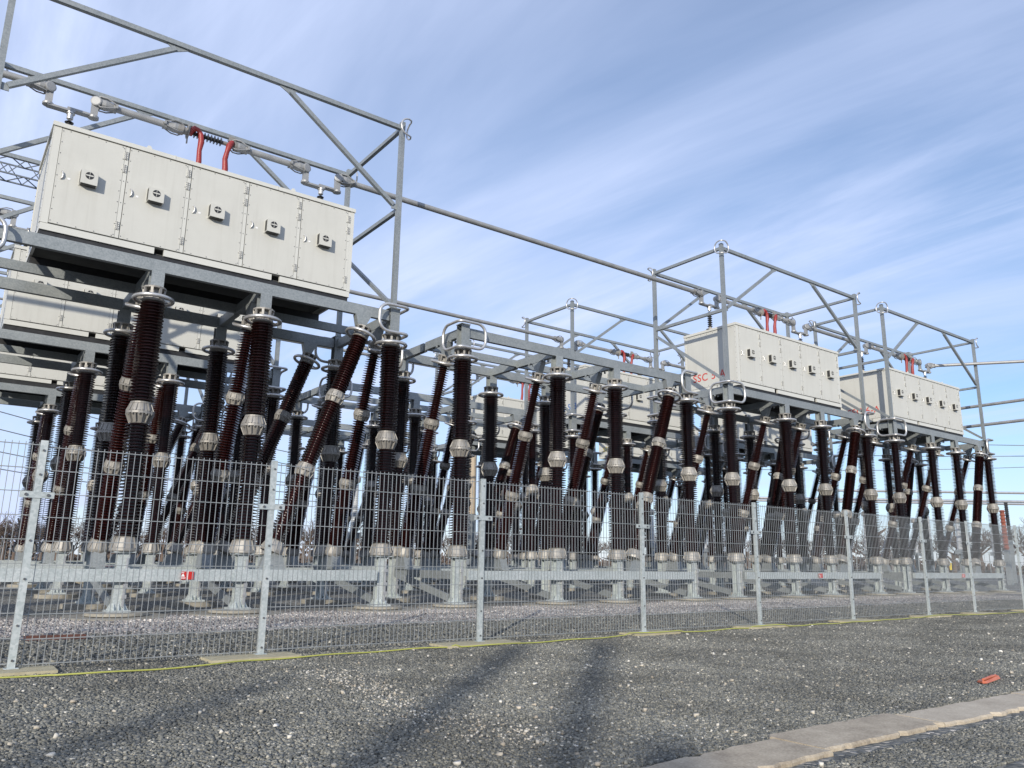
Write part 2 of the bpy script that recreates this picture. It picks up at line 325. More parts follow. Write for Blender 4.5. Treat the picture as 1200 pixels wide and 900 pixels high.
# ------------------------------------------------------------------ platform frame
def corner_loop(b,x,y,sx,sy,hw,z0,z1,off,r,n=8,rc=.16):
    """tube loop wrapped round a corner: sx,sy point outwards"""
    pts=[]; W=hw; rr=min(rc,(z1-z0)/2-.01)
    for cx,cz,a0 in ((W-rr,z1-rr,90),(W-rr,z0+rr,0),(-W+rr,z0+rr,-90),(-W+rr,z1-rr,-180)):
        for k in range(6):
            a=R(a0-90*k/5); pts.append((cx+rr*math.cos(a),cz+rr*math.sin(a)))
    full=[]
    K=len(pts)
    for i in range(K):
        p,q=pts[i],pts[(i+1)%K]; d=math.hypot(q[0]-p[0],q[1]-p[1]); m_=max(1,int(d/.07))
        for k in range(m_): full.append((p[0]+(q[0]-p[0])*k/m_,p[1]+(q[1]-p[1])*k/m_))
    out=[]; br=.14  # plan bend radius
    for s_,z in full:
        arc=br*PI/2
        if s_>arc/2: px,py=-(s_-arc/2)-br+0,0.0; lx,ly=off-br-(s_-arc/2),off
        elif s_<-arc/2: lx,ly=off,off-br-(-s_-arc/2)
        else:
            a=(s_+arc/2)/arc*PI/2; lx=off-br+br*math.cos(a); ly=off-br+br*math.sin(a)
        out.append((x+sx*lx,y+sy*ly,z))
    b.tube(out,r,n,True)
def rail(b,a,c,w=.10): b.bar(a,c,w,w)
frames={}
def make_frame(kind,x0,y0,label):
    """kind: 0 with cage, 1 without"""
    t=empty('platform_frame',(x0,y0,0),label,'steel platform','raised galvanised platforms')
    g=M['galv']
    def part(name,fn,mat=None):
        bb=MB(); fn(bb); return bb.obj(name,mat or g,t)
    for yv,h0 in ((0,ZP0),(1.90,ZP0+.05),(DEP,ZP0)):
        def f(bb):
            w=.12 if yv!=1.90 else .10
            bb.box(-.0+(.127 if yv!=1.9 else .06),LEN-(.127 if yv!=1.9 else .06),yv-w/2,yv+w/2,h0,ZP1)
            if yv==0:
                pass
        part('long_beam',f)
    for i,c in enumerate(CO):
        def f(bb):
            e=.127 if i in(0,3) else .062
            bb.box(c-.07,c+.07,e,1.848,ZP0+.012,ZP1-.012); bb.box(c-.07,c+.07,1.952,DEP-e,ZP0+.012,ZP1-.012)
            bb.box(c-.09,c+.09,.63,1.07,ZP0-.02,ZP0+.012)
            for s_ in (-.08,.08):
                for yq in (.5,1.2): bb.box(c+s_-.02,c+s_+.02,yq-.02,yq+.02,ZP0-.05,ZP0+.012)
        part('cross_beam',f)
    for i,c in enumerate(CO):
        for yv in (0,DEP):
            def f(bb):
                corner=i in(0,3); top=ZP1+.06 if corner else ZP0-.002
                hbeam(bb,c,yv,6.50,top,.25,.25,.022)
                if corner: bb.box(c-.14,c+.14,yv-.14,yv+.14,top,top+.02)
                else: bb.box(c-.13,c+.13,yv-.11,yv+.11,6.50,6.515)
            part('column_stub',f)
    # brackets holding the leaning struts
    for c,yv in ((7.83,0),(7.83,DEP)):
        def f(bb):
            bb.add([(c-.20,yv-.09,ZP0-.002),(c+.20,yv-.09,ZP0-.002),(c+.02,yv-.09,6.50),(c-.14,yv-.09,6.58),(c-.20,yv+.09,ZP0-.002),(c+.20,yv+.09,ZP0-.002),(c+.02,yv+.09,6.50),(c-.14,yv+.09,6.58)],
                   [(3,2,1,0),(4,5,6,7),(0,1,5,4),(1,2,6,5),(2,3,7,6),(3,0,4,7)],False)
        part('brace_bracket',f)
    for c in CO:
        def f(bb):
            bb.add([(c-.09,.62,ZP0-.03),(c-.09,1.02,ZP0-.03),(c-.09,.92,6.58),(c-.09,.76,6.50),(c+.09,.62,ZP0-.03),(c+.09,1.02,ZP0-.03),(c+.09,.92,6.58),(c+.09,.76,6.50)],
                   [(0,1,2,3),(7,6,5,4),(0,4,5,1),(1,5,6,2),(2,6,7,3),(3,7,4,0)],False)
        part('brace_bracket',f)
    for i in (0,3):
        for yv in (0,DEP):
            def f(bb): corner_loop(bb,CO[i],yv,-1 if i==0 else 1,-1 if yv==0 else 1,.78,6.50,7.18,.30,.040,8,.25)
            part('corona_loop',f,M['bright'])
    if kind==0:
        gp=M['galv2']; zr=ZT-.17; zm=9.83
        for i in (0,3):
            for yv in (0,DEP):
                part('cage_post',lambda bb:(bb.box(CO[i]-.06,CO[i]+.06,yv-.06,yv+.06,ZP1+.08,ZT)),gp)
                def f(bb): corner_loop(bb,CO[i],yv,-1 if i==0 else 1,-1 if yv==0 else 1,.31,ZT-.43,ZT+.03,.21,.024,6,.21)
                part('corona_loop',f,M['bright'])
            part('top_rail',lambda bb:rail(bb,(CO[i],.062,zr),(CO[i],DEP-.062,zr),.10),gp)
            part('middle_rail',lambda bb:rail(bb,(CO[i],.062,zm),(CO[i],DEP-.062,zm),.10),gp)
            part('diagonal_brace',lambda bb:(rail(bb,(CO[i],DEP-.06,9.55),(CO[i],.10,7.30),.095)),gp)
        for yv in (0,DEP):
            part('top_rail',lambda bb:rail(bb,(.062,yv,zr),(LEN-.062,yv,zr),.11),gp)
            for xa,xb in ((.06,3.02),(LEN-.06,LEN-3.02)):
                sg=1 if xb>xa else -1
                def f(bb):
                    rail(bb,(xa+sg*.10,yv,9.93),(xb,yv,zr-.13),.10)
                    bb.add([(xb-sg*.2,yv-.012,zr-.05),(xb+sg*.32,yv-.012,zr-.05),(xb+sg*.02,yv-.012,zr-.2),(xb-sg*.2,yv+.012,zr-.05),(xb+sg*.32,yv+.012,zr-.05),(xb+sg*.02,yv+.012,zr-.2)],
                           [(0,1,2),(3,5,4),(0,3,4,1),(1,4,5,2),(2,5,3,0)],False)
                    bb.box(min(xa,xa+sg*.14),max(xa,xa+sg*.14),yv-.012,yv+.012,9.82,9.97)
                part('diagonal_brace',f,gp)
    return t
# ------------------------------------------------------------------ ground-level frame
def make_base(x0,y0,label):
    t=empty('pedestal_bracing',(x0,y0,0),label,'bracing','low galvanised base frames')
    g=M['galv']
    for yv,s_ in ((-.20,-1),(DEP+.20,1)):
        bb=MB(); bb.box(.20,LEN-.20,yv-.045,yv+.045,.665,.89); bb.box(CO[1]-.30,CO[1]+.26,yv-.053,yv+.053,.657,.898); bb.box(CO[2]-.22,CO[2]+.30,yv-.053,yv+.053,.657,.898)
        bb.obj('long_beam',M['fpost'],t)
    for i,c in enumerate(CO):
        bb=MB(); bb.box(c-.06,c+.06,.165,DEP-.165,.68,.875)
        bb.obj('cross_beam',g,t)
        bb=MB(); bb.bar((c-.09,.20,.24),(c-.09,DEP-.35,.74),.05,.17,(0,0,1)); bb.obj('diagonal_brace',g,t)
        bb=MB(); yb=2.66
        bb.add([(c-.12,yb-.30,.875),(c-.12,yb+.30,.875),(c-.12,yb+.20,1.20),(c-.12,yb-.16,1.30),(c+.12,yb-.30,.875),(c+.12,yb+.30,.875),(c+.12,yb+.20,1.20),(c+.12,yb-.16,1.30)],
               [(0,1,2,3),(7,6,5,4),(0,4,5,1),(1,5,6,2),(2,6,7,3),(3,7,4,0)],False); bb.obj('brace_bracket',g,t)
    for yv in (-.10,DEP+.10):
        bb=MB(); xb=6.05
        bb.add([(xb-.34,yv-.07,.75),(xb+.34,yv-.07,.75),(xb+.16,yv-.07,1.28),(xb-.20,yv-.07,1.16),(xb-.34,yv+.07,.75),(xb+.34,yv+.07,.75),(xb+.16,yv+.07,1.28),(xb-.20,yv+.07,1.16)],
               [(3,2,1,0),(4,5,6,7),(0,1,5,4),(1,2,6,5),(2,3,7,6),(3,0,4,7)],False); bb.obj('brace_bracket',g,t)
    return t
# ------------------------------------------------------------------ build the twelve bays
f_cage=f_bare=base0=None
for r in range(3):
    for p in range(4):
        x0=PX[p]; y0=Y0+ROWP*r
        lab='galvanised platform '+('with tall tube cage around ' if p!=1 else 'of ')+(PN[p] if p!=1 else 'open beams, no cabinet or cage')+', '+ROWN[r]
        if p==1:
            if f_bare is None: f_bare=make_frame(1,x0,y0,lab); t=f_bare
            else: t=copy_tree(f_bare)
        else:
            if f_cage is None: f_cage=make_frame(0,x0,y0,lab); t=f_cage
            else: t=copy_tree(f_cage)
        t.location=(x0,y0,0); t['label']=lab
        lab='low galvanised beams tying the pedestals below '+PN[p]+', '+ROWN[r]
        if base0 is None: base0=make_base(x0,y0,lab); t=base0
        else: t=copy_tree(base0)
        t.location=(x0,y0,0); t['label']=lab
        for i,c in enumerate(CO):
            for yv,fb in ((0,'near-side'),(DEP,'far-side')):
                place_column(x0+c,y0+yv,f'{fb} upright brown insulator, {ORD[i]} from left below {PN[p]}, {ROWN[r]}',True)
            place_strut((x0+c,y0+2.66,1.30),(x0+c,y0+.84,6.48),f'fence-leaning brown insulator, {ORD[i]} from left below {PN[p]}, {ROWN[r]}')
        for yv,fb in ((-.05,'near-side'),(DEP,'far-side')):
            place_strut((x0+6.05,y0+yv,1.30),(x0+7.85,y0+yv,6.49),f'{fb} brown insulator leaning sideways along the row below {PN[p]}, {ROWN[r]}')
# footings
b=MB(); b.lathe([(.92,-.05),(.92,.025),(.90,.036)],26,False); b.lathe([(.56,.05),(.55,.098),(.54,.10)],22,False)
me_f=b.mesh('concrete_footing',M['foot'])
b=MB(); b.lathe([(.52,-.05),(.52,.092),(.50,.10)],22,False); me_f2=b.mesh('concrete_footing',M['foot'])
for r in range(3):
    for p in range(4):
        for i,c in enumerate(CO):
            for yv,fb in ((0,'near-side'),(DEP,'far-side')):
                tag(link('concrete_footing',me_f if (r==0 and yv==0) else me_f2,None,(PX[p]+c,Y0+ROWP*r+yv,0)),f'round concrete footing under {fb} pedestal, {ORD[i]} from left below {PN[p]}, {ROWN[r]}','footing','round concrete footings')
# ------------------------------------------------------------------ cabinets
def make_cabinet(L_,label):
    t=empty('equipment_cabinet',(0,0,0),label,'cabinet','cream equipment cabinets on the platforms')
    D=2.40; z0=7.12; zc=7.34; z1=9.42
    bb=MB(); bb.box(0,L_,.02,D,zc,z1)
    bb.cur=1
    for xx,w in ((0.0,.13),(L_-.07,.07)): bb.box(xx-.004,xx+w,.0,.02,zc,z1-.002)
    bb.box(-.016,0,.0,.07,zc,z1); bb.box(-.016,0,D-.07,D+.004,zc,z1); bb.box(L_,L_+.016,0,.07,zc,z1)
    bb.cur=2
    for k in range(11):
        z=zc+.1+k*.19
        for y in (.035,D-.035):
            bb.box(-.024,-.016,y-.008,y+.008,z-.008,z+.008)
    for k in range(8): 
        for z in (zc+.05,z1-.06): bb.box(-.010,0,.2+k*.28,.216+k*.28,z-.008,z+.008)
    bb.obj('body',[M['cab'],M['cabtrim'],M['bolt']],t)
    # roof cap
    bb=MB(); bb.box(-.035,L_+.035,-.03,D+.03,z1,z1+.09)
    for f_ in (.35,.70): bb.box(L_*f_-.012,L_*f_+.012,-.036,-.03,z1,z1+.10)
    bb.obj('roof',M['cabtrim'],t)
    for f_ in (.27,.76):
        bb=MB(); bb.box(L_*f_-.05,L_*f_+.05,.02,.04,z1+.09,z1+.15); bb.box(L_*f_-.03,L_*f_+.03,.02,.04,z1+.15,z1+.175); bb.obj('lifting_lug',M['cabtrim'],t)
    # skid
    bb=MB()
    g1,g2=L_*.335,L_*.72; w=.19
    for a,c in ((.0,g1-w/2),(g1+w/2,g2-w/2),(g2+w/2,L_)): bb.box(a,c,-.01,.06,z0+.07,zc-.012)
    for y in (.9,D-.06): bb.box(0,L_,y,y+.06,z0+.07,zc-.012)
    bb.box(0,.06,.06,D-.06,z0+.07,zc-.012); bb.box(L_-.06,L_,.06,D-.06,z0+.07,zc-.012)
    bb.cur=1; bb.box(.03,L_-.03,.03,D-.03,zc-.012,zc)
    for gx in (g1,g2):
        bb.box(gx-w/2,gx+w/2,.05,.9,z0+.085,z0+.10); 
    bb.obj('skid',[M['cabtrim'],M['seam']],t)
    bb=MB()
    bb.box(0.02,L_-.02,.03,.13,ZP1-.152,z0+.07); bb.box(0.02,L_-.02,1.75,1.85,ZP1-.152,z0+.07)
    bb.obj('gap_shade_packer',M['dark'],t)  # full-length packers; near-black colour stands in for shade in the gap under the skid
    dw=(L_-.13-.07)/5
    for k in range(5):
        a=.13+k*dw; c=a+dw
        bb=MB(); bb.box(a+.008,c-.085,-.006,.019,zc+.02,z1-.02); 
        bb.cur=1; bb.box(c-.079,c-.006,-.002,.019,zc+.02,z1-.02)      # hinge strip
        bb.cur=2; bb.box(a-.002,c-.004,.012,.0195,z1-.02,z1-.004); bb.box(a,c,.012,.0195,zc+.003,zc+.02)
        bb.box(c-.085,c-.079,.004,.0195,zc+.02,z1-.02); bb.box(a-.006 if k==0 else a-.006,a+.008,.004,.0195,zc+.02,z1-.02)
        bb.cur=3
        for j in range(9):
            z=zc+.07+j*(z1-zc-.14)/8
            for xq in (a+.03,c-.11,): bb.box(xq-.008,xq+.008,-.012,-.006,z-.008,z+.008)
            if j%2: bb.box(c-.047-.008,c-.047+.008,-.008,-.002,z-.008,z+.008)
        for j in range(4):
            xq=a+.16+j*(dw-.3)/3
            for z in (zc+.045,z1-.045): bb.box(xq-.008,xq+.008,-.012,-.006,z-.008,z+.008)
        door=bb.obj('door',[M['cab'],M['cabtrim'],M['seam'],M['bolt']],t)
        for zh in (z1-.22,z1-.52,zc+.28):
            bb=MB(); bb.box(c-.10,c-.02,-.018,-.002,zh-.085,zh+.085)
            bb.cur=1
            for q in range(4):
                for xq in (c-.088,c-.034): bb.box(xq-.006,xq+.006,-.024,-.018,zh-.07+q*.045,zh-.055+q*.045)
            bb.tube([(c-.06,-.02,zh-.085),(c-.06,-.02,zh+.085)],.009,6)
            bb.obj('hinge',[M['cabtrim'],M['bolt']],door)
        zl=zc+1.06
        bb=MB(); bb.tube([(a+.10,-.008,zl-.085),(a+.125,-.035,zl-.06),(a+.135,-.042,zl),(a+.125,-.035,zl+.06),(a+.10,-.008,zl+.085)],.014,8); bb.obj('handle',M['bright'],door)
        bb=MB(); bb.box(a+.22,a+.27,-.009,-.005,zl-.06,zl-.02); bb.obj('sticker',M['white'],door)
        # fan box
        fx=a+dw*.46; fz=zl+.04; w=.155; h=.15; d_=.17
        bb=MB(); bb.box(fx-w,fx+w,-d_,-.006,fz-h,fz+h)
        bb.box(fx-w-.012,fx+w+.012,-.018,-.006,fz-h-.012,fz+h+.012)
        bb.cur=1
        bb.box(fx-w+.02,fx+w-.02,-d_+.03,-.03,fz-h-.012,fz-h-.0); bb.box(fx-w-.004,fx-w,-d_+.02,-.03,fz-h+.02,fz+h-.02)
        ring=[(fx+.078*math.cos(2*PI*q/20),-d_-.004,fz+.03+.078*math.sin(2*PI*q/20)) for q in range(20)]
        bb.add(ring,[tuple(range(20))],False)
        bb.cur=0; bb.bar((fx-.07,-d_-.007,fz+.03),(fx+.07,-d_-.007,fz+.03),.004,.026); bb.bar((fx,-d_-.008,fz-.045),(fx,-d_-.008,fz+.105),.004,.008,(1,0,0))
        for rr_ in ():
            bb.tube([(fx+rr_*math.cos(2*PI*q/16),-d_-.008,fz+.03+rr_*math.sin(2*PI*q/16)) for q in range(16)],.0035,4,True)
        bb.obj('fan_box',[M['cab'],M['dark']],door)
    return t
def text_mesh(s,size,mat,name):
    cu=bpy.data.curves.new(name,'FONT'); cu.body=s; cu.size=size; cu.extrude=.002; cu.offset=.004; cu.space_character=1.12
    o=bpy.data.objects.new('tmp',cu); COL.objects.link(o); bpy.context.view_layer.update()
    dg=bpy.context.evaluated_depsgraph_get(); me=bpy.data.meshes.new_from_object(o.evaluated_get(dg)); me.name=name
    me.materials.clear(); me.materials.append(mat); bpy.data.objects.remove(o); bpy.data.curves.remove(cu); return me
cab0=None
CN=['large cream cabinet nearest the camera at upper left','','cream cabinet with lettering 5 on its side at middle right','cream cabinet with lettering 6 on its side at far right']
TX={(2,0):('SSC 5-A','rtext'),(3,0):('SSC 6-A','rtext'),(2,1):('SSC 5-B','blue'),(3,1):('SSC 6-B','blue'),(2,2):('SSC 5-C','gtext'),(3,2):('SSC 6-C','gtext')}
for r in range(3):
    for p in (0,2,3):
        lab=CN[p]+', '+ROWN[r]
        if cab0 is None: cab0=make_cabinet(6.55,lab); t=cab0
        else: t=copy_tree(cab0)
        t.location=(CABX[p],Y0+.34+ROWP*r,.155); t['label']=lab
        if (p,r) in TX:
            s_,mm=TX[(p,r)]; me=text_mesh(s_,.40,M[mm],'lettering')
            # side face normal -x ; reading direction is -y
            mat=Matrix(((0,0,-1,-.0025),(-1,0,0,2.05),(0,1,0,7.60),(0,0,0,1)))
            TXT=link('lettering',me,t); TXT.matrix_local=mat; TXT['label']='faded '+{'rtext':'red','blue':'blue','gtext':'yellow'}[mm]+' stencilled lettering'
# signs on the low beams
for (p,r) in ((0,0),(2,0),(3,0),(0,1)):
    x=PX[p]+4.33; y=Y0+ROWP*r-.272
    t=empty('warning_label',(x,y,.775),f'small red label with white symbol on the low beam below {PN[p]}, {ROWN[r]}','sign','red labels on the low beams')
    bb=MB(); bb.box(-.12,.12,-.006,.0,-.075,.075); bb.obj('plate',M['sred'],t)
    bb=MB(); bb.box(.004,.016,-.009,-.006,-.085,.085); bb.box(-.12,-.03,-.009,-.006,-.055,-.040)
    bb.add([(-.115,-.009,-.02),(-.045,-.009,-.02),(-.08,-.009,.045)],[(0,1,2)],False); bb.box(-.115,-.06,-.009,-.006,.052,.062)
    bb.obj('symbol',M['white'],t)
t=empty('warning_sign',(PX[3]+CO[1]+.28,Y0-.16,1.16),'small yellow sign beside a pedestal below the far-right cabinet','sign')
bb=MB(); bb.box(-.09,.09,-.006,.006,-.15,.15); bb.obj('plate',M['ysign'],t); bb=MB(); bb.box(-.2,.0,.006,.02,-.02,.02); bb.obj('bracket',M['bolt'],t)
# ------------------------------------------------------------------ busbars above the cabinets
ZBUS=10.99; YB=1.55
b=MB(); b.lathe([(.09,0),(.15,0),(.15,.03),(.07,.04),(.06,.10)],16,False); me_ib=b.mesh('base',M['alu'])
me_is=shed_mesh('shed_stack',.10,.70,.045,.095,.075,M['black'],18)
b=MB(); b.lathe([(.05,.74),(.065,.75),(.065,.86),(.09,.87),(.09,.90)],14,False); me_it=b.mesh('top_cap',M['bright'])
def connector(side_l=True,side_r=True):
    b=MB(); z=.925
    if side_l: b.bar((-.46,0,z),(.08,0,z),.17,.045); 
    if side_r: b.bar((-.08,0,z+.046),(.46,.0,z+.046),.17,.045)
    for s_ in (-1,1):
        if (s_<0 and not side_l) or (s_>0 and not side_r): continue
        b.lathe([(.0,0),(.11,0),(.11,.05),(0,.05)],14,False,org=(s_*.44,0,z-.0))
        b.box(s_*.44-.07,s_*.44+.07,-.05,.05,z+.04,1.33)
        b.lathe([(.09,-.11),(.115,-.10),(.115,.10),(.09,.11)],16,False,axis=(.35*s_,1,0),org=(s_*.47,0,1.33))
    return b.mesh('connector_arm',M['bus'])
me_ca=connector()
def clampm(s_,L_=.34):
    b=MB()  # cone clamp with loops of strap along x, s_ direction of tube
    b.lathe([(.07,0),(.115,.03),(.125,.12),(.095,L_-.06),(.11,L_-.05),(.11,L_),(.08,L_)],14,False,axis=(s_,0,0),org=(0,0,0))
    for q in (-1,1):
        b.tube([(s_*-.12,q*.05,.05),(s_*.0,q*.10,.13),(s_*.14,q*.13,.12),(s_*.30,q*.12,.05),(s_*(L_+.04),q*.10,.0)],.018,6)
        b.tube([(s_*-.12,q*.05,-.04),(s_*.02,q*.10,-.12),(s_*.16,q*.13,-.10),(s_*.30,q*.11,-.05),(s_*(L_+.04),q*.10,.0)],.018,6)
    b.box(s_*(L_)-.02,s_*(L_)+.02,-.15,.15,-.045,.045)
    return b.mesh('end_clamp',M['bus'])
me_cl={1:clampm(1),-1:clampm(-1)}
def tube_thing(xa,xb,y,z,label,cl=(True,True),group='aluminium busbar tubes'):
    t=empty('busbar_tube',(xa,y,z),label,'busbar',group)
    b=MB(); b.tube([(0,0,0),((xb-xa),0,0)],.078,14); b.obj('tube',M['bus'],t)
    if cl[0]: link('end_clamp',me_cl[1],t,(-.1,0,0))
    if cl[1]: link('end_clamp',me_cl[-1],t,(xb-xa+.1,0,0))
    return t
for r in range(3):
    y=Y0+ROWP*r+YB
    ends=[]
    for p in (0,2,3):
        x0=PX[p]; cl=CABX[p]+(.32 if p==0 else .08); cr=cl+5.8
        for xq,sd in ((cl,'left'),(cr,'right')):
            t=empty('roof_insulator',(xq,y,9.665),f'black ribbed insulator with aluminium arm on {sd} end of roof of {PN[p]}, {ROWN[r]}','insulator','black roof insulators')
            link('base',me_ib,t); link('shed_stack',me_is,t); link('top_cap',me_it,t); link('connector_arm',me_ca,t)
        ga,gb=((x0+3.80,x0+4.74),None,(x0+4.30,x0+5.12),(x0+4.45,x0+5.32))[p]
        tube_thing(cl+.62,ga-.30,y,ZBUS,f'short aluminium tube left of the red leads above {PN[p]}, {ROWN[r]}')
        tube_thing(gb+.22,cr-.62,y,ZBUS,f'short aluminium tube right of the red leads above {PN[p]}, {ROWN[r]}')
        # gap insulator with discs
        t=empty('gap_insulator',(ga,y,ZBUS),f'black horizontal ribbed insulator between the red leads above {PN[p]}, {ROWN[r]}','insulator','horizontal gap insulators')
        b=MB(); b.lathe([(.09,-.26),(.12,-.25),(.12,-.12),(.09,-.10),(.09,-.03),(.17,-.03),(.17,.0),(.05,.0),(.04,.12)],16,False,axis=(1,0,0)); b.box(-.03,0,-.02,.02,-.30,.20)
        b.obj('end_fitting',M['alu'],t); b=MB(); gl=gb-ga
        b.lathe([(.04,-.16),(.05,-.14),(.05,0),(.13,0),(.13,.03),(.08,.04),(.08,.12),(.12,.13),(.12,.25),(.09,.26)],16,False,axis=(1,0,0),org=(gl,0,0)); b.box(gl,gl+.16,-.02,.02,.0,.22)
        for q in range(8):
            a=2*PI*q/8; b.box(gl-.03,gl+.06,math.cos(a)*.1-.012,math.cos(a)*.1+.012,math.sin(a)*.1-.012,math.sin(a)*.1+.012)
        b.obj('end_fitting',M['alu'],t)
        me=shed_mesh('shed_stack',.10,gl-.15,.045,.105,.078,M['black'],16)
        o=link('shed_stack',me,t); o.matrix_local=Matrix.Rotation(R(90),4,'Y')
        for k,(xq,hx) in enumerate(((ga+.02,.22),(gb+.02,-.05))):
            b=MB(); P=[]
            if k==0: P=[(0,-.06,-.10),(.03,-.08,.02),(.10,-.09,.09),(.18,-.09,.08),(.25,-.09,-.03),(.27,-.09,-.2),(.25,-.08,-.42),(.27,-.06,-.7),(.24,-.05,-1.0),(.25,-.05,-1.34)]
            else: P=[(.05,-.06,.05),(.03,-.10,.02),(-.03,-.11,-.10),(-.06,-.1,-.25),(-.09,-.09,-.45),(-.06,-.07,-.7),(-.08,-.05,-1.0),(-.07,-.05,-1.34)]
            b.tube(P,[.064+.010*((i*7)%3-1)*.8 for i in range(len(P))],9); o=b.obj('insulated_lead',M['red'])
            o.location=(xq,y,ZBUS); tag(o,f'red sleeved lead on roof, {"left" if k==0 else "right"} of pair above {PN[p]}, {ROWN[r]}','cable','red sleeved leads')
        ends.append((cl,cr))
    tube_thing(-7.0,ends[0][0]-.62,y,ZBUS,f'aluminium tube entering from the left edge above the near-left cabinet, {ROWN[r]}')
    tube_thing(ends[0][1]+.62,ends[1][0]-.62,y,ZBUS,f'long aluminium tube spanning over the platform without cabinet, {ROWN[r]}')
    tube_thing(ends[1][1]+.62,ends[2][0]-.62,y,ZBUS,f'aluminium tube linking the middle-right and far-right cabinets, {ROWN[r]}')
    if r==0:
        t=tube_thing(ends[2][1]+.62,ends[2][1]+26,y,ZBUS,'aluminium tube leaving the far-right cabinet towards the right edge, front row',(True,False)); t.rotation_euler=(0,0,R(-53))
    else:
        xx,zz=((42.0,9.1),(42.1,8.13))[r-1]
        t=tube_thing(0,34,0,0,f'aluminium tube crossing towards the camera beyond the far-right cabinet, {"upper" if r==1 else "lower"} of two',(True,False)); t.location=(xx,y,zz); t.rotation_euler=(0,0,R(-90))
# wires leaving at far right
k=0
for r,zz in ((0,7.0),(1,7.3),(2,7.2)):
    for dz in (0,):
        b=MB(); y=Y0+ROWP*r
        a=Vector((PX[3]+LEN,y+.3,zz+dz)); d_=Vector((.62,-.78,0))
        P=[a+d_*q+Vector((0,0,.004*q*(q-24)*.5)) for q in range(0,26,2)]
        b.tube(P,.018,6); tag(b.obj('overhead_wire',M['lat']),f'thin dark wire running right from the far-right platform corner, {ROWN[r]}','wire','thin wires at far right')
# ------------------------------------------------------------------ fence
FX=[-5.5,-2.3,.89,3.37,6.46,9.72,12.80,15.97,19.2,21.55,24.5,27.7,30.9]
YF=9.48; ZTOP=2.25
fo=['first','second','third','fourth','fifth','sixth','seventh','eighth','ninth','tenth','eleventh','twelfth','thirteenth']
for i,x in enumerate(FX):
    if i<1: continue
    vis=i-1  # 1 = leftmost visible
    lab='galvanised fence post beyond the left edge' if vis<1 else f'galvanised fence post with bolted crosspiece, {fo[vis-1]} from left'
    t=empty('fence_post',(x,YF-.045,0),lab,'fence post','posts of the mesh fence')
    b=MB(); w=.034
    b.box(-w,w,-.022,.022,.05,ZTOP+.055); b.box(-w-.03,w+.03,-.05,.05,.042,.05)
    b.cur=1
    for z in (.12,.45,.9,1.28,1.95,2.2): b.lathe([(.012,0),(.012,.012)],8,False,axis=(0,-1,0),org=(0,-.022,z))
    b.obj('post_tube',[M['fpost'],M['bolt']],t)
    b=MB(); zb=1.74; b.box(-.155,.155,-.032,-.0225,zb-.032,zb+.032)
    b.cur=1
    for xq in (-.10,.10): b.lathe([(.016,0),(.016,.012)],8,False,axis=(0,-1,0),org=(xq,-.032,zb))
    b.obj('crosspiece',[M['fpost'],M['bolt']],t)
    t.rotation_euler=(0,R(random.uniform(-.35,.35)),0)
    b=MB(); L_=random.uniform(.95,1.25); dx=random.uniform(-.15,.1)
    b.box(dx-L_/2,dx+L_/2,-.30,.16,-.01,.040); o=b.obj('base_board',M['board'])
    o.location=(x,YF-.045,0); o.rotation_euler=(0,0,R(random.uniform(-3,3)))
    tag(o,'pale board beyond the left edge' if vis<1 else f'pale flat board under the {fo[vis-1]} fence post from left','board','boards under the fence posts')
for i in range(len(FX)-1):
    xa,xb=FX[i]+.03,FX[i+1]-.03
    b=MB(); n=round((xb-xa)/.0615); w=.0033
    for k in range(n+1):
        x=xa+(xb-xa)*k/n; b.box(x-w,x+w,YF-w,YF+w,.05,ZTOP+.028)
    for k in range(10):
        z=.075+k*.2417
        for yo in (-.0075,.0075): b.box(xa-.01,xb+.01,YF+yo-.004,YF+yo+.004,z-.004,z+.004)
    o=b.obj('mesh_panel',M['wire']); o.location=(0,random.uniform(-.008,.008),random.uniform(-.012,.012))
    tag(o,('wire mesh fence panel at the left edge, left of the first post' if i==1 else 'wire mesh fence panel far left outside' if i==0 else f'wire mesh fence panel between {fo[i-2]} and {fo[i-1]} posts from left'),'fence panel','panels of the mesh fence')
# yellow-green earth cable
CP=[(-6,9.0),(-2,9.05),(.77,8.95),(1.26,8.85),(1.63,8.80),(2.47,8.86),(2.74,8.90),(3.16,9.03),(4.0,9.08),(4.95,9.15),(5.78,9.13),(6.73,9.06),(8.1,9.1),(9.26,9.19),(10.5,9.14),(11.95,9.20),(13.6,9.10),(15.32,9.10),(19,9.15),(23.09,9.0),(27,9.1),(31,9.1)]
def spline(P,n=10):
    out=[]
    for i in range(len(P)-1):
        p0,p1,p2,p3=[Vector((*P[max(0,min(len(P)-1,j))],0)) for j in (i-1,i,i+1,i+2)]
        for k in range(n):
            t=k/n; out.append(.5*((2*p1)+(p2-p0)*t+(2*p0-5*p1+4*p2-p3)*t*t+(3*p1-p0-3*p2+p3)*t**3))
    return out
sp_=spline(CP)
def onboard(x,y):
    return any(abs(x-f)<.62 for f in FX) and y>YF-.36
b=MB(); b.tube([(p.x,p.y,(.058 if onboard(p.x,p.y) else .030)+.006*math.sin(p.x*5)) for p in sp_],.0085,8)
tag(b.obj('earth_cable',M['yel']),'yellow-green cable lying on the gravel along the foot of the fence','cable')
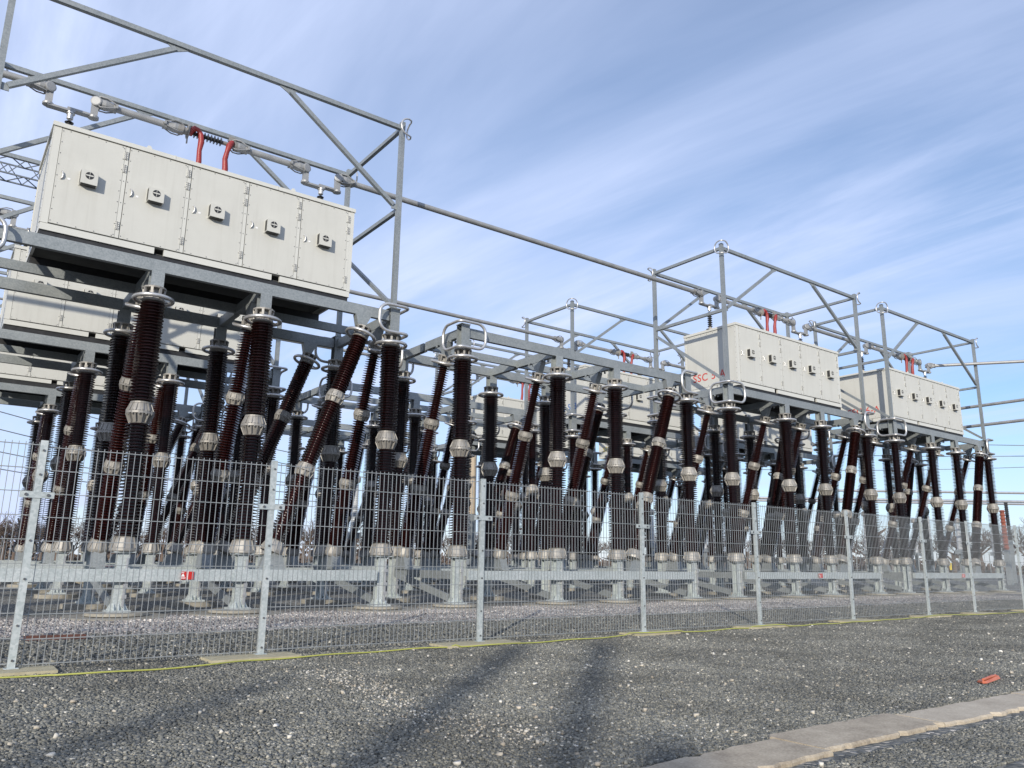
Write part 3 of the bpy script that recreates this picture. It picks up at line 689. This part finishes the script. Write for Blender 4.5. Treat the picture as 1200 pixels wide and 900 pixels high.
# ------------------------------------------------------------------ concrete slabs (trench cover), orange offcut, brown channel
def slab(cx,cy,L_,W_,rot,mat,label,seed):
    rn=random.Random(seed); b=MB(); nx=26; P=[]
    def edge(s_): 
        return [(-L_/2+L_*k/nx, s_*(W_/2-abs(rn.gauss(0,.012))-(.03 if rn.random()<.08 else 0))) for k in range(nx+1)]
    top=edge(1); bot=edge(-1); nn_=nx+1
    vs=[];h=.03
    for z,ins in ((-.02,0),(h-.012,0),(h,.012)):
        for x,y in bot: vs.append((x,y+ins,z))
        for x,y in top[::-1]: vs.append((x,y-ins,z))
    K=2*nn_; fs=[]
    for l in range(2):
        for k in range(K): fs.append((l*K+k,l*K+(k+1)%K,(l+1)*K+(k+1)%K,(l+1)*K+k))
    for k in range(nx): fs.append((2*K+k,2*K+k+1,2*K+K-2-k,2*K+K-1-k))
    b.add(vs,fs,False); o=b.obj('concrete_slab',mat); o.location=(cx,cy,0); o.rotation_euler=(0,0,R(rot)); return tag(o,label,'slab','concrete slabs laid in a line')
slab(3.55,3.17,2.3,.45,2.0,M['conc'],'long brown-grey concrete slab running off the bottom edge',1)
slab(5.48,3.27,1.50,.48,-1.0,M['conc'],'stained concrete slab with dark scuffs, between two others',2)
slab(7.23,3.19,1.96,.42,-1.2,M['conc2'],'palest concrete slab below the orange offcut at right',3)
slab(9.25,3.15,2.0,.46,-.6,M['conc2'],'concrete slab beyond the right edge',4)
slab(1.35,3.10,2.0,.48,1.0,M['conc'],'concrete slab beyond the bottom edge',5)
b=MB(); Lh=.29
for z0_ in (0,):
    P=[(-Lh,-.03),(-Lh*.8,-.055),(Lh*.9,-.045),(Lh,0),(Lh*.93,.045),(-Lh*.7,.05),(-Lh*.86,.01)]
    vs=[(x,y,.0) for x,y in P]+[(x*.97,y*.7,.026+.008*math.sin(x*9)) for x,y in P]; n=len(P)
    b.add(vs,[tuple(range(n))[::-1],tuple(range(n,2*n))]+[(k,(k+1)%n,n+(k+1)%n,n+k) for k in range(n)],False)
b.tube([(-Lh*.8,-.02,.032),(0,-.03,.040),(Lh*.8,-.01,.032)],.012,6)
o=b.obj('plastic_offcut',M['orange']); o.location=(8.97,3.88,.02); o.rotation_euler=(0,0,R(8)); tag(o,'bright orange plastic offcut lying on the gravel at right','litter')
b=MB(); b.box(-.37,.37,-.06,.06,.0,.012); b.box(-.37,.37,-.06,-.048,.012,.07); b.box(-.37,.37,.048,.06,.012,.07); o=b.obj('steel_channel',M['rust'])
o.location=(1.66,12.63,.0); o.rotation_euler=(0,0,R(-6)); tag(o,'dark brown steel channel lying on gravel behind the fence','steel offcut')
# ------------------------------------------------------------------ ground and gravel
def sheet(name,x0,x1,y0,y1,z,mat):
    b=MB(); b.add([(x0,y0,z),(x1,y0,z),(x1,y1,z),(x0,y1,z)],[(0,1,2,3)],False); o=b.obj(name,mat); o['kind']='structure'; return o
sheet('ground',-2500,2500,-600,4000,0,M['ground'])
ico=bmesh.new(); bmesh.ops.create_cube(ico,size=1.5); bmesh.ops.triangulate(ico,faces=ico.faces[:]); iv=np.array([v_.co[:] for v_ in ico.verts]); ifc=np.array([[v_.index for v_ in f_.verts] for f_ in ico.faces]); ico.free()
def stones(name,xy,size,mat,label,flat=.7,seed=1,sink=.35):
    rg=np.random.default_rng(seed); n=len(xy); nv=len(iv); nf=len(ifc)
    V=(np.repeat(iv[None],n,0)+rg.normal(0,.16,(n,nv,3)))*rg.uniform(.8,1.2,(n,nv,1))
    sc=np.stack([rg.uniform(.75,1.35,n),rg.uniform(.7,1.0,n),rg.uniform(.5,.9,n)],1)*size[:,None]
    V=V*sc[:,None,:]
    # random tilt + yaw
    a=rg.uniform(0,2*PI,n); t=rg.normal(0,.45,n); c,s_=np.cos(t),np.sin(t)
    x,y,z=V[...,0],V[...,1],V[...,2]
    y2=y*c[:,None]-z*s_[:,None]; z2=y*s_[:,None]+z*c[:,None]
    c,s_=np.cos(a),np.sin(a); x3=x*c[:,None]-y2*s_[:,None]; y3=x*s_[:,None]+y2*c[:,None]
    V=np.stack([x3+xy[:,0:1],y3+xy[:,1:2],z2+(size*(sc[:,2]/size)*sink+rg.uniform(0,.35,n)*size)[:,None]],2).reshape(-1,3)
    F=(ifc[None]+np.arange(n)[:,None,None]*nv).reshape(-1,3)
    me=bpy.data.meshes.new(name); me.vertices.add(len(V)); me.vertices.foreach_set('co',V.astype(np.float32).ravel())
    me.loops.add(F.size); me.loops.foreach_set('vertex_index',F.astype(np.int32).ravel())
    me.polygons.add(len(F)); me.polygons.foreach_set('loop_start',np.arange(0,F.size,3,dtype=np.int32))
    me.update(calc_edges=True); me.materials.append(mat)
    o=bpy.data.objects.new(name,me); COL.objects.link(o); return tag(o,label,'gravel',None,'stuff')
def inslab(p): return (p[:,1]>2.90)&(p[:,1]<3.46)&(p[:,0]>2.3)
# near field: wedge the camera sees; density falls with distance
def field(n,y0,y1,power):
    u_=rng.random(n); y=y0+(y1-y0)*u_**power
    xl=np.maximum(y*.02-.4,-.8); xr=np.minimum(y*2.75+.5,27)
    x=xl+(xr-xl)*rng.random(n)**1.25
    return np.stack([x,y],1)
P1=field(340000,2.3,9.75,1.1); P1=P1[~inslab(P1)]
stones('gravel',P1,rng.uniform(.0062,.0122,len(P1))*(1+.025*P1[:,1]),M['stone'],'dark grey crushed stone covering the ground before the fence')
P2=field(1200,2.6,9.4,1.0); P2=P2[~inslab(P2)]
tr=np.array([(3.45,7.9),(3.5,7.2),(3.45,6.5),(3.2,5.5),(3.3,4.7),(3.5,4.2)]); q=rng.random(1000)*(len(tr)-1.001); qi=q.astype(int); qf=(q-qi)[:,None]
PT=tr[qi]*(1-qf)+tr[qi+1]*qf+rng.normal(0,.17,(1000,2))*np.array([1,.8])
stones('pale_grit',PT,rng.uniform(.005,.011,1000),M['palestone'],'trail of pale grit crossing the dark gravel at lower left centre',seed=33,sink=1.3)
stones('pale_pebbles',P2,.007+.014*rng.random(len(P2))**2.5,M['palestone'],'pale stones scattered over the dark gravel',seed=5,sink=.9)
n=42000; P3=np.stack([rng.uniform(-.5,32,n),9.7+3.5*rng.random(n)],1)
stones('gravel_bed',P3,rng.uniform(.014,.025,n),M['stone'],'dark grey crushed stone just behind the fence',seed=9)
n=42000; P4=np.stack([rng.uniform(-.5,36,n),12.7+3.9*rng.random(n)],1)
stones('pale_gravel_bed',P4,rng.uniform(.015,.028,n),M['pinkstone'],'paler pinkish crushed stone in front of the pedestals',seed=12)
# ------------------------------------------------------------------ background
def ribbed(b,x,y,z0,z1,r0,r1,n=14,pitch=.11):
    k=int((z1-z0)/pitch); pr=[]
    for i in range(k):
        f=i/k; r=r0+(r1-r0)*f; z=z0+i*pitch; pr+=[(r*.7,z),(r*.7,z+pitch*.4),(r,z+pitch*.5),(r*.72,z+pitch*.95)]
    b.lathe(pr,n,False,org=(x,y,0))
def apparatus(x,y,h,mat,label,w=.22,base=2.3):
    t=empty('instrument_transformer',(x,y,0),label,'transformer','grey switchyard apparatus in the background')
    b=MB(); hbeam(b,0,0,0,base,.28,.28); b.box(-.35,.35,-.35,.35,base,base+.35); b.obj('support',M['galv'],t)
    b=MB(); ribbed(b,0,0,base+.35,h-.5,w,w*.62); b.obj('bushing',mat,t)
    b=MB(); b.lathe([(.1,h-.5),(.26,h-.45),(.28,h-.2),(.2,h-.05),(.05,h)],14,False); b.bar((-.6,0,h-.1),(.6,0,h-.1),.06,.06); b.obj('head',M['alu'],t)
    return t
where=['behind the left end of the platforms','behind the left insulators','seen between the central insulators','seen between the middle insulators','behind the centre-right insulators','behind the right-hand insulators','near the right edge','at the far right']
AP=[(20.8,44,6.1,'ltgrey'),(23.5,47,5.6,'ltgrey'),(37,46,5.0,'ltgrey'),(47.5,45,5.4,'ltgrey'),(52,48,5.6,'ltgrey'),(62,46,5.4,'ltgrey'),(70,47,6.0,'ltgrey'),(78,44,6.6,'ltgrey'),(84,47,6.4,'ltgrey'),(90,45,6.4,'ltgrey'),(96,47,6.9,'ltgrey'),(6,48,5.2,'ltgrey'),(11,50,5.0,'ltgrey'),(56,52,6.2,'ltgrey'),(66,55,6.4,'ltgrey'),(74,57,6.2,'ltgrey'),(31,52,5.2,'ltgrey'),(42,54,5.8,'ltgrey'),(76,34,5.5,'ltgrey'),(68,35,5.2,'ltgrey'),(60,36,5.0,'ltgrey'),(88,36,5.6,'ltgrey')]
for i,(x,y,h,mm) in enumerate(sorted(AP,key=lambda q:q[0]/q[1])):
    apparatus(x,y,h,M[mm],f'grey ribbed apparatus on steel support, {(fo+["fourteenth","fifteenth","sixteenth","seventeenth","eighteenth","nineteenth","twentieth","last but two","last but one","last"])[i]} from left in the far switchyard',.30)
t=empty('post_insulator',(29.9,45,0),'tall tan column behind the insulators, left of the third fence post','column')
b=MB(); b.box(-.25,.25,-.25,.25,0,4.2); b.obj('support',M['galv'],t); b=MB(); b.lathe([(.32,4.2),(.30,10.6),(.36,10.7),(.36,11.1)],14,False); b.obj('mast',M['tan'],t)
for i,(x,y,nm) in enumerate(((58.5,23.2,'nearest the right edge'),(74,26,'beyond the right edge'))):
    t=empty('post_insulator',(x,y,0),'red-brown ribbed post insulator on support '+nm,'insulator')
    b=MB(); b.box(-.14,.14,-.14,.14,0,2.3); b.obj('support',M['galv'],t); b=MB(); ribbed(b,0,0,2.3,5.0,.20,.19,12,.24); b.obj('shed_stack',M['brown2'],t)
# far tubular busbars, right side, running across the view
ya=R(36.426); rt=Vector((math.cos(ya),-math.sin(ya),0)); fw=Vector((math.sin(ya),math.cos(ya),0))
for i,(dist,z,x0_,x1_,lab) in enumerate(((62,6.9,24,70,'upper'),(58,5.9,18,70,'middle'),(66,6.35,20,70,'lower'))):
    b=MB(); b.tube([fw*dist+rt*x0_+Vector((0,0,z)),fw*dist+rt*x1_+Vector((0,0,z))],.09,8)
    t=b.obj('busbar_tube',M['bright']); tag(t,f'long pale horizontal tube low behind the far-right columns, {lab} one of three','busbar')
for i in range(7):
    p=fw*61+rt*(26+6.2*i); t=empty('bus_support',(p.x,p.y,0),f'slim grey bus support, {fo[i]} from left in the far-right switchyard','support','slim bus supports far right')
    b=MB(); b.box(-.12,.12,-.12,.12,0,3.2); b.obj('support',M['galv'],t); b=MB(); ribbed(b,0,0,3.2,6.2,.17,.15,10,.16); b.obj('shed_stack',M['ltgrey' if i%2 else 'dark'],t)
# lattice gantry upper left
def lattice(b,a,c,w,h,n,t_=.06):
    a=Vector(a);c=Vector(c);d=(c-a);dn=d.normalized(); sd=dn.cross(Vector((0,0,1))) if abs(dn.z)<.9 else Vector((1,0,0)); sd.normalize(); up=sd.cross(dn).normalized()
    cn=[(s1*w/2,s2*h/2) for s1,s2 in((-1,-1),(1,-1),(1,1),(-1,1))]
    pt=lambda f,k: a+d*f+sd*cn[k%4][0]+up*cn[k%4][1]
    for k in range(4): b.bar(pt(0,k),pt(1,k),t_,t_)
    for i in range(n):
        for k in range(4):
            b.bar(pt(i/n,k),pt((i+.5)/n,k+1),t_*.6,t_*.6); b.bar(pt((i+.5)/n,k+1),pt((i+1)/n,k),t_*.6,t_*.6)
t=empty('lattice_gantry',(-9,38,0),'dark lattice steel gantry beam at the upper left, behind the cabinet','gantry')
b=MB(); lattice(b,(0,0,17.4),(19.5,0,17.4),.9,.8,16); b.obj('girder',M['lat'],t)
for xq in (0,19.5): b=MB(); lattice(b,(xq,0,0),(xq,0,17.0),.8,.8,13); b.obj('leg',M['lat'],t)
# pylon lines at left
for i,(z0_,z1_,xx) in enumerate(((17,9,-12),(16,8,-12),(14,7.4,-12),(12.5,6.8,-12),(10.5,6.2,-12),(9,5.7,-12))):
    b=MB(); P=[Vector((xx+40*q/12,62,z0_+(z1_-z0_)*(q/12)-1.2*math.sin(PI*q/12))) for q in range(13)]
    b.tube(P,.035,5); tag(b.obj('overhead_wire',M['lat']),f'thin overhead line sloping down behind the left insulators, {fo[i]} from top','wire','overhead lines at left')
# bare trees on the skyline
def tree_mesh(seed):
    rn=random.Random(seed); bt=MB(); bc=MB()
    H=rn.uniform(6.5,8.5)
    bt.tube([(0,0,-.2),(.05,0,H*.22),(.12,.05,H*.4)],[.24,.18,.13],7)
    def grow(p,d,l,r,dep):
        q=p+d*l; (bt if dep<2 else bc).tube([p,p+d*l*.5+Vector((rn.gauss(0,.05),rn.gauss(0,.05),0))*l,q],[r,r*.8,r*.62],5 if dep<2 else 3)
        if dep>=4: return
        for _ in range(4 if dep<3 else 5):
            dd=(d+Vector((rn.gauss(0,.55),rn.gauss(0,.55),rn.uniform(-.15,.5)))).normalized(); grow(p+d*l*rn.uniform(.45,1),dd,l*rn.uniform(.58,.8),r*.55,dep+1)
    for k in range(5):
        a=2*PI*k/5+rn.random(); grow(Vector((0,0,H*(.22+.04*k))),Vector((math.cos(a)*.7,math.sin(a)*.7,.8)).normalized(),H*.26,.10,1)
    return bt.mesh('trunk',M['bark']),bc.mesh('crown',M['bark'])
tm=[tree_mesh(s_) for s_ in (3,8,21)]
az=[2.2,3,4.1,4.7,5.2,6.1,7.8,9.5,11.3,13,14.6,16.3,18,20,22,24.5,27.5,30.5,33.5,36.7,39.5,42.5,45.5,48.5,51.5,54.5,57.5,60.5,63,66.2,69.4,5.2,7.0,8.6,10.5,12.1,13.8,15.5,17,19,21,23,26,29,32,35.5,38,41,44,47,50,53,56,59,62,64,65.5,67,68.5,70]
for i,a in enumerate(az):
    D=random.uniform(118,150); t=empty('bare_tree',(D*math.sin(R(a)),D*math.cos(R(a)),0),f'leafless brown tree on the skyline, number {i+1} counted from the left','tree','bare trees on the skyline')
    if i<13: t['label']=f'leafless brown tree low on the skyline, {fo[i]} from left'
    k=i%3; link('trunk',tm[k][0],t); link('crown',tm[k][1],t); s_=random.uniform(.85,1.2); t.scale=(s_*1.25,s_*1.25,s_); t.rotation_euler=(0,0,random.random()*6)
bb=MB()
for k in range(300):
    a0=R(-2+.26*k); D=100
    x,y=D*math.sin(a0),D*math.cos(a0); bb.bar((x,y,0),(x,y,2.6),.36,.05,(math.cos(a0),-math.sin(a0),0))
tag(bb.obj('palisade_fence',M['lat']),'long grey palisade fence far behind the switchyard','fence')
rn=random.Random(5); bb=MB()
for k in range(5200):
    a0=R(rn.uniform(-3,74)); D=rn.uniform(150,175); z=abs(rn.gauss(0,1.9))*(.7+.5*math.sin(a0*31)+.3*math.sin(a0*83)); x,y=D*math.sin(a0),D*math.cos(a0)
    d=Vector((rn.gauss(0,1),rn.gauss(0,1),rn.uniform(.2,1.2)))*1.1; n_=d.cross(Vector((rn.gauss(0,1),rn.gauss(0,1),rn.gauss(0,1)))).normalized()*.28
    p=Vector((x,y,z)); bb.add([p-n_,p+n_,p+d+n_*.5,p+d-n_*.3],[(0,1,2,3)],False)
tag(bb.obj('far_scrub',M['bark']),'brown winter scrub along the far skyline','scrub',None,'stuff')
# ------------------------------------------------------------------ things behind the camera that shade the gravel
AZS=45; ELS=16.5
dsh=Vector((math.sin(R(AZS)),math.cos(R(AZS)),0))
for i,(tx,ty,d_,w) in enumerate(((7.0,9.15,46,.16),(8.2,8.75,48,.16),(3.3,8.0,50,.13),(4.2,3.9,40,.24))):
    h=d_*math.tan(R(ELS)); t=empty('bus_support',(tx-dsh.x*d_,ty-dsh.y*d_,0),f'tall bus support standing behind the camera, {fo[i]} one','support','bus supports behind the camera')
    b=MB(); b.box(-w*.8,w*.8,-w*.8,w*.8,0,h*.45); b.obj('support',M['galv'],t)
    b=MB(); ribbed(b,0,0,h*.45,h,w*1.2,w*1.1,12,.12); b.obj('shed_stack',M['glaze'],t)
# ------------------------------------------------------------------ sky, sun, camera
W=bpy.data.worlds.new('World'); S.world=W; W.use_nodes=True; nt=W.node_tree; L=nt.links
bg=nt.nodes['Background']; sky=nt.nodes.new('ShaderNodeTexSky'); sky.sky_type='NISHITA'; sky.sun_disc=False
sky.sun_elevation=R(ELS); sky.sun_rotation=R(AZS+180); sky.altitude=50; sky.air_density=1.0; sky.dust_density=.2; sky.ozone_density=4.0
tc=nt.nodes.new('ShaderNodeTexCoord'); sx=nt.nodes.new('ShaderNodeSeparateXYZ'); L.new(tc.outputs['Generated'],sx.inputs[0])
zz=N(nt,'ShaderNodeMath',operation='MAXIMUM'); L.new(sx.outputs[2],zz.inputs[0]); zz.inputs[1].default_value=.04
zz2=N(nt,'ShaderNodeMath',operation='ADD'); L.new(zz.outputs[0],zz2.inputs[0]); zz2.inputs[1].default_value=.10
dx=N(nt,'ShaderNodeMath',operation='DIVIDE'); L.new(sx.outputs[0],dx.inputs[0]); L.new(zz2.outputs[0],dx.inputs[1])
dy=N(nt,'ShaderNodeMath',operation='DIVIDE'); L.new(sx.outputs[1],dy.inputs[0]); L.new(zz2.outputs[0],dy.inputs[1])
cx=nt.nodes.new('ShaderNodeCombineXYZ'); L.new(dx.outputs[0],cx.inputs[0]); L.new(dy.outputs[0],cx.inputs[1])
def cloud(rot,scale,nscale,detail,lo,hi,dist=0.6,off=(0,0,0)):
    mp=nt.nodes.new('ShaderNodeMapping'); mp.inputs['Rotation'].default_value=(0,0,R(rot)); mp.inputs['Scale'].default_value=scale; mp.inputs['Location'].default_value=off; L.new(cx.outputs[0],mp.inputs[0])
    n=N(nt,'ShaderNodeTexNoise',Scale=nscale,Detail=detail,Roughness=.58,Distortion=dist); L.new(mp.outputs[0],n.inputs['Vector'])
    mr=N(nt,'ShaderNodeMapRange',interpolation_type='SMOOTHSTEP'); mr.inputs['From Min'].default_value=lo; mr.inputs['From Max'].default_value=hi; L.new(n.outputs[0],mr.inputs[0]); return mr.outputs[0]
CR=20
c1=cloud(CR,(1,.14,1),2.6,10,.40,.74,.9)
c2=cloud(CR+8,(1,.40,1),.75,6,.36,.62,.4,(3.1,1.7,0))
c4=cloud(CR-14,(1,.22,1),6.5,9,.42,.80,.7,(7,2,0))
c5=cloud(CR+4,(1,.30,1),1.1,7,.34,.66,.8,(1.3,4.2,0))
c3=cloud(0,(1,1,1),.5,4,.35,.70,.3,(1,5,0))
m1=N(nt,'ShaderNodeMath',operation='MULTIPLY'); L.new(c1,m1.inputs[0]); L.new(c2,m1.inputs[1])
m4=N(nt,'ShaderNodeMath',operation='MULTIPLY'); L.new(c4,m4.inputs[0]); L.new(c2,m4.inputs[1])
m5=N(nt,'ShaderNodeMath',operation='MULTIPLY_ADD'); L.new(m4.outputs[0],m5.inputs[0]); m5.inputs[1].default_value=.35; L.new(m1.outputs[0],m5.inputs[2])
veil=N(nt,'ShaderNodeMapRange',interpolation_type='SMOOTHSTEP'); veil.inputs['From Min'].default_value=.85; veil.inputs['From Max'].default_value=-.05; veil.inputs['To Min'].default_value=.10; veil.inputs['To Max'].default_value=.50; L.new(sx.outputs[0],veil.inputs[0])
m2=N(nt,'ShaderNodeMath',operation='MULTIPLY_ADD'); L.new(c3,m2.inputs[0]); m2.inputs[1].default_value=.22; L.new(veil.outputs[0],m2.inputs[2])
m3=N(nt,'ShaderNodeMath',operation='MULTIPLY_ADD'); L.new(m5.outputs[0],m3.inputs[0]); m3.inputs[1].default_value=.42; mb=N(nt,'ShaderNodeMath',operation='MULTIPLY_ADD'); L.new(c5,mb.inputs[0]); mb.inputs[1].default_value=.38; L.new(m2.outputs[0],mb.inputs[2]); L.new(mb.outputs[0],m3.inputs[2]); m3.use_clamp=True
hz=N(nt,'ShaderNodeMapRange',interpolation_type='SMOOTHSTEP'); hz.inputs['From Min'].default_value=.30; hz.inputs['From Max'].default_value=-.02; hz.inputs['To Max'].default_value=.6; L.new(sx.outputs[2],hz.inputs[0])
mxx=N(nt,'ShaderNodeMath',operation='MAXIMUM'); L.new(m3.outputs[0],mxx.inputs[0]); L.new(hz.outputs[0],mxx.inputs[1])
mix=N(nt,'ShaderNodeMix',data_type='RGBA'); L.new(mxx.outputs[0],mix.inputs[0]); L.new(sky.outputs[0],mix.inputs[6]); mix.inputs[7].default_value=(4.3,5.0,6.9,1)
L.new(mix.outputs[2],bg.inputs[0]); bg.inputs[1].default_value=.15
sd=bpy.data.lights.new('sun','SUN'); sd.energy=3.9; sd.angle=R(.53); sd.color=(1,.93,.82)
so=bpy.data.objects.new('sun',sd); COL.objects.link(so)
sdir=Vector((-math.sin(R(AZS))*math.cos(R(ELS)),-math.cos(R(AZS))*math.cos(R(ELS)),math.sin(R(ELS))))
so.rotation_mode='QUATERNION'; so.rotation_quaternion=sdir.to_track_quat('Z','Y'); so.location=sdir*50
cd=bpy.data.cameras.new('camera'); cam=bpy.data.objects.new('camera',cd); COL.objects.link(cam); S.camera=cam
cd.sensor_width=36; cd.lens=915.75/1200*36; cd.clip_end=6000; cd.clip_start=.05
pi_,ro,ya=.2220,.0143,.6358
f_=Vector((math.sin(ya)*math.cos(pi_),math.cos(ya)*math.cos(pi_),math.sin(pi_))); r_=Vector((math.cos(ya),-math.sin(ya),0)); u_=r_.cross(f_)
r2=r_*math.cos(ro)+u_*math.sin(ro); u2=-r_*math.sin(ro)+u_*math.cos(ro)
cam.matrix_world=Matrix(((r2.x,u2.x,-f_.x,0),(r2.y,u2.y,-f_.y,0),(r2.z,u2.z,-f_.z,1.15),(0,0,0,1)))
S.render.engine='CYCLES'
v=S.view_settings; v.view_transform='Standard'; v.look='None'; v.exposure=.15; v.gamma=1; v.use_curve_mapping=False
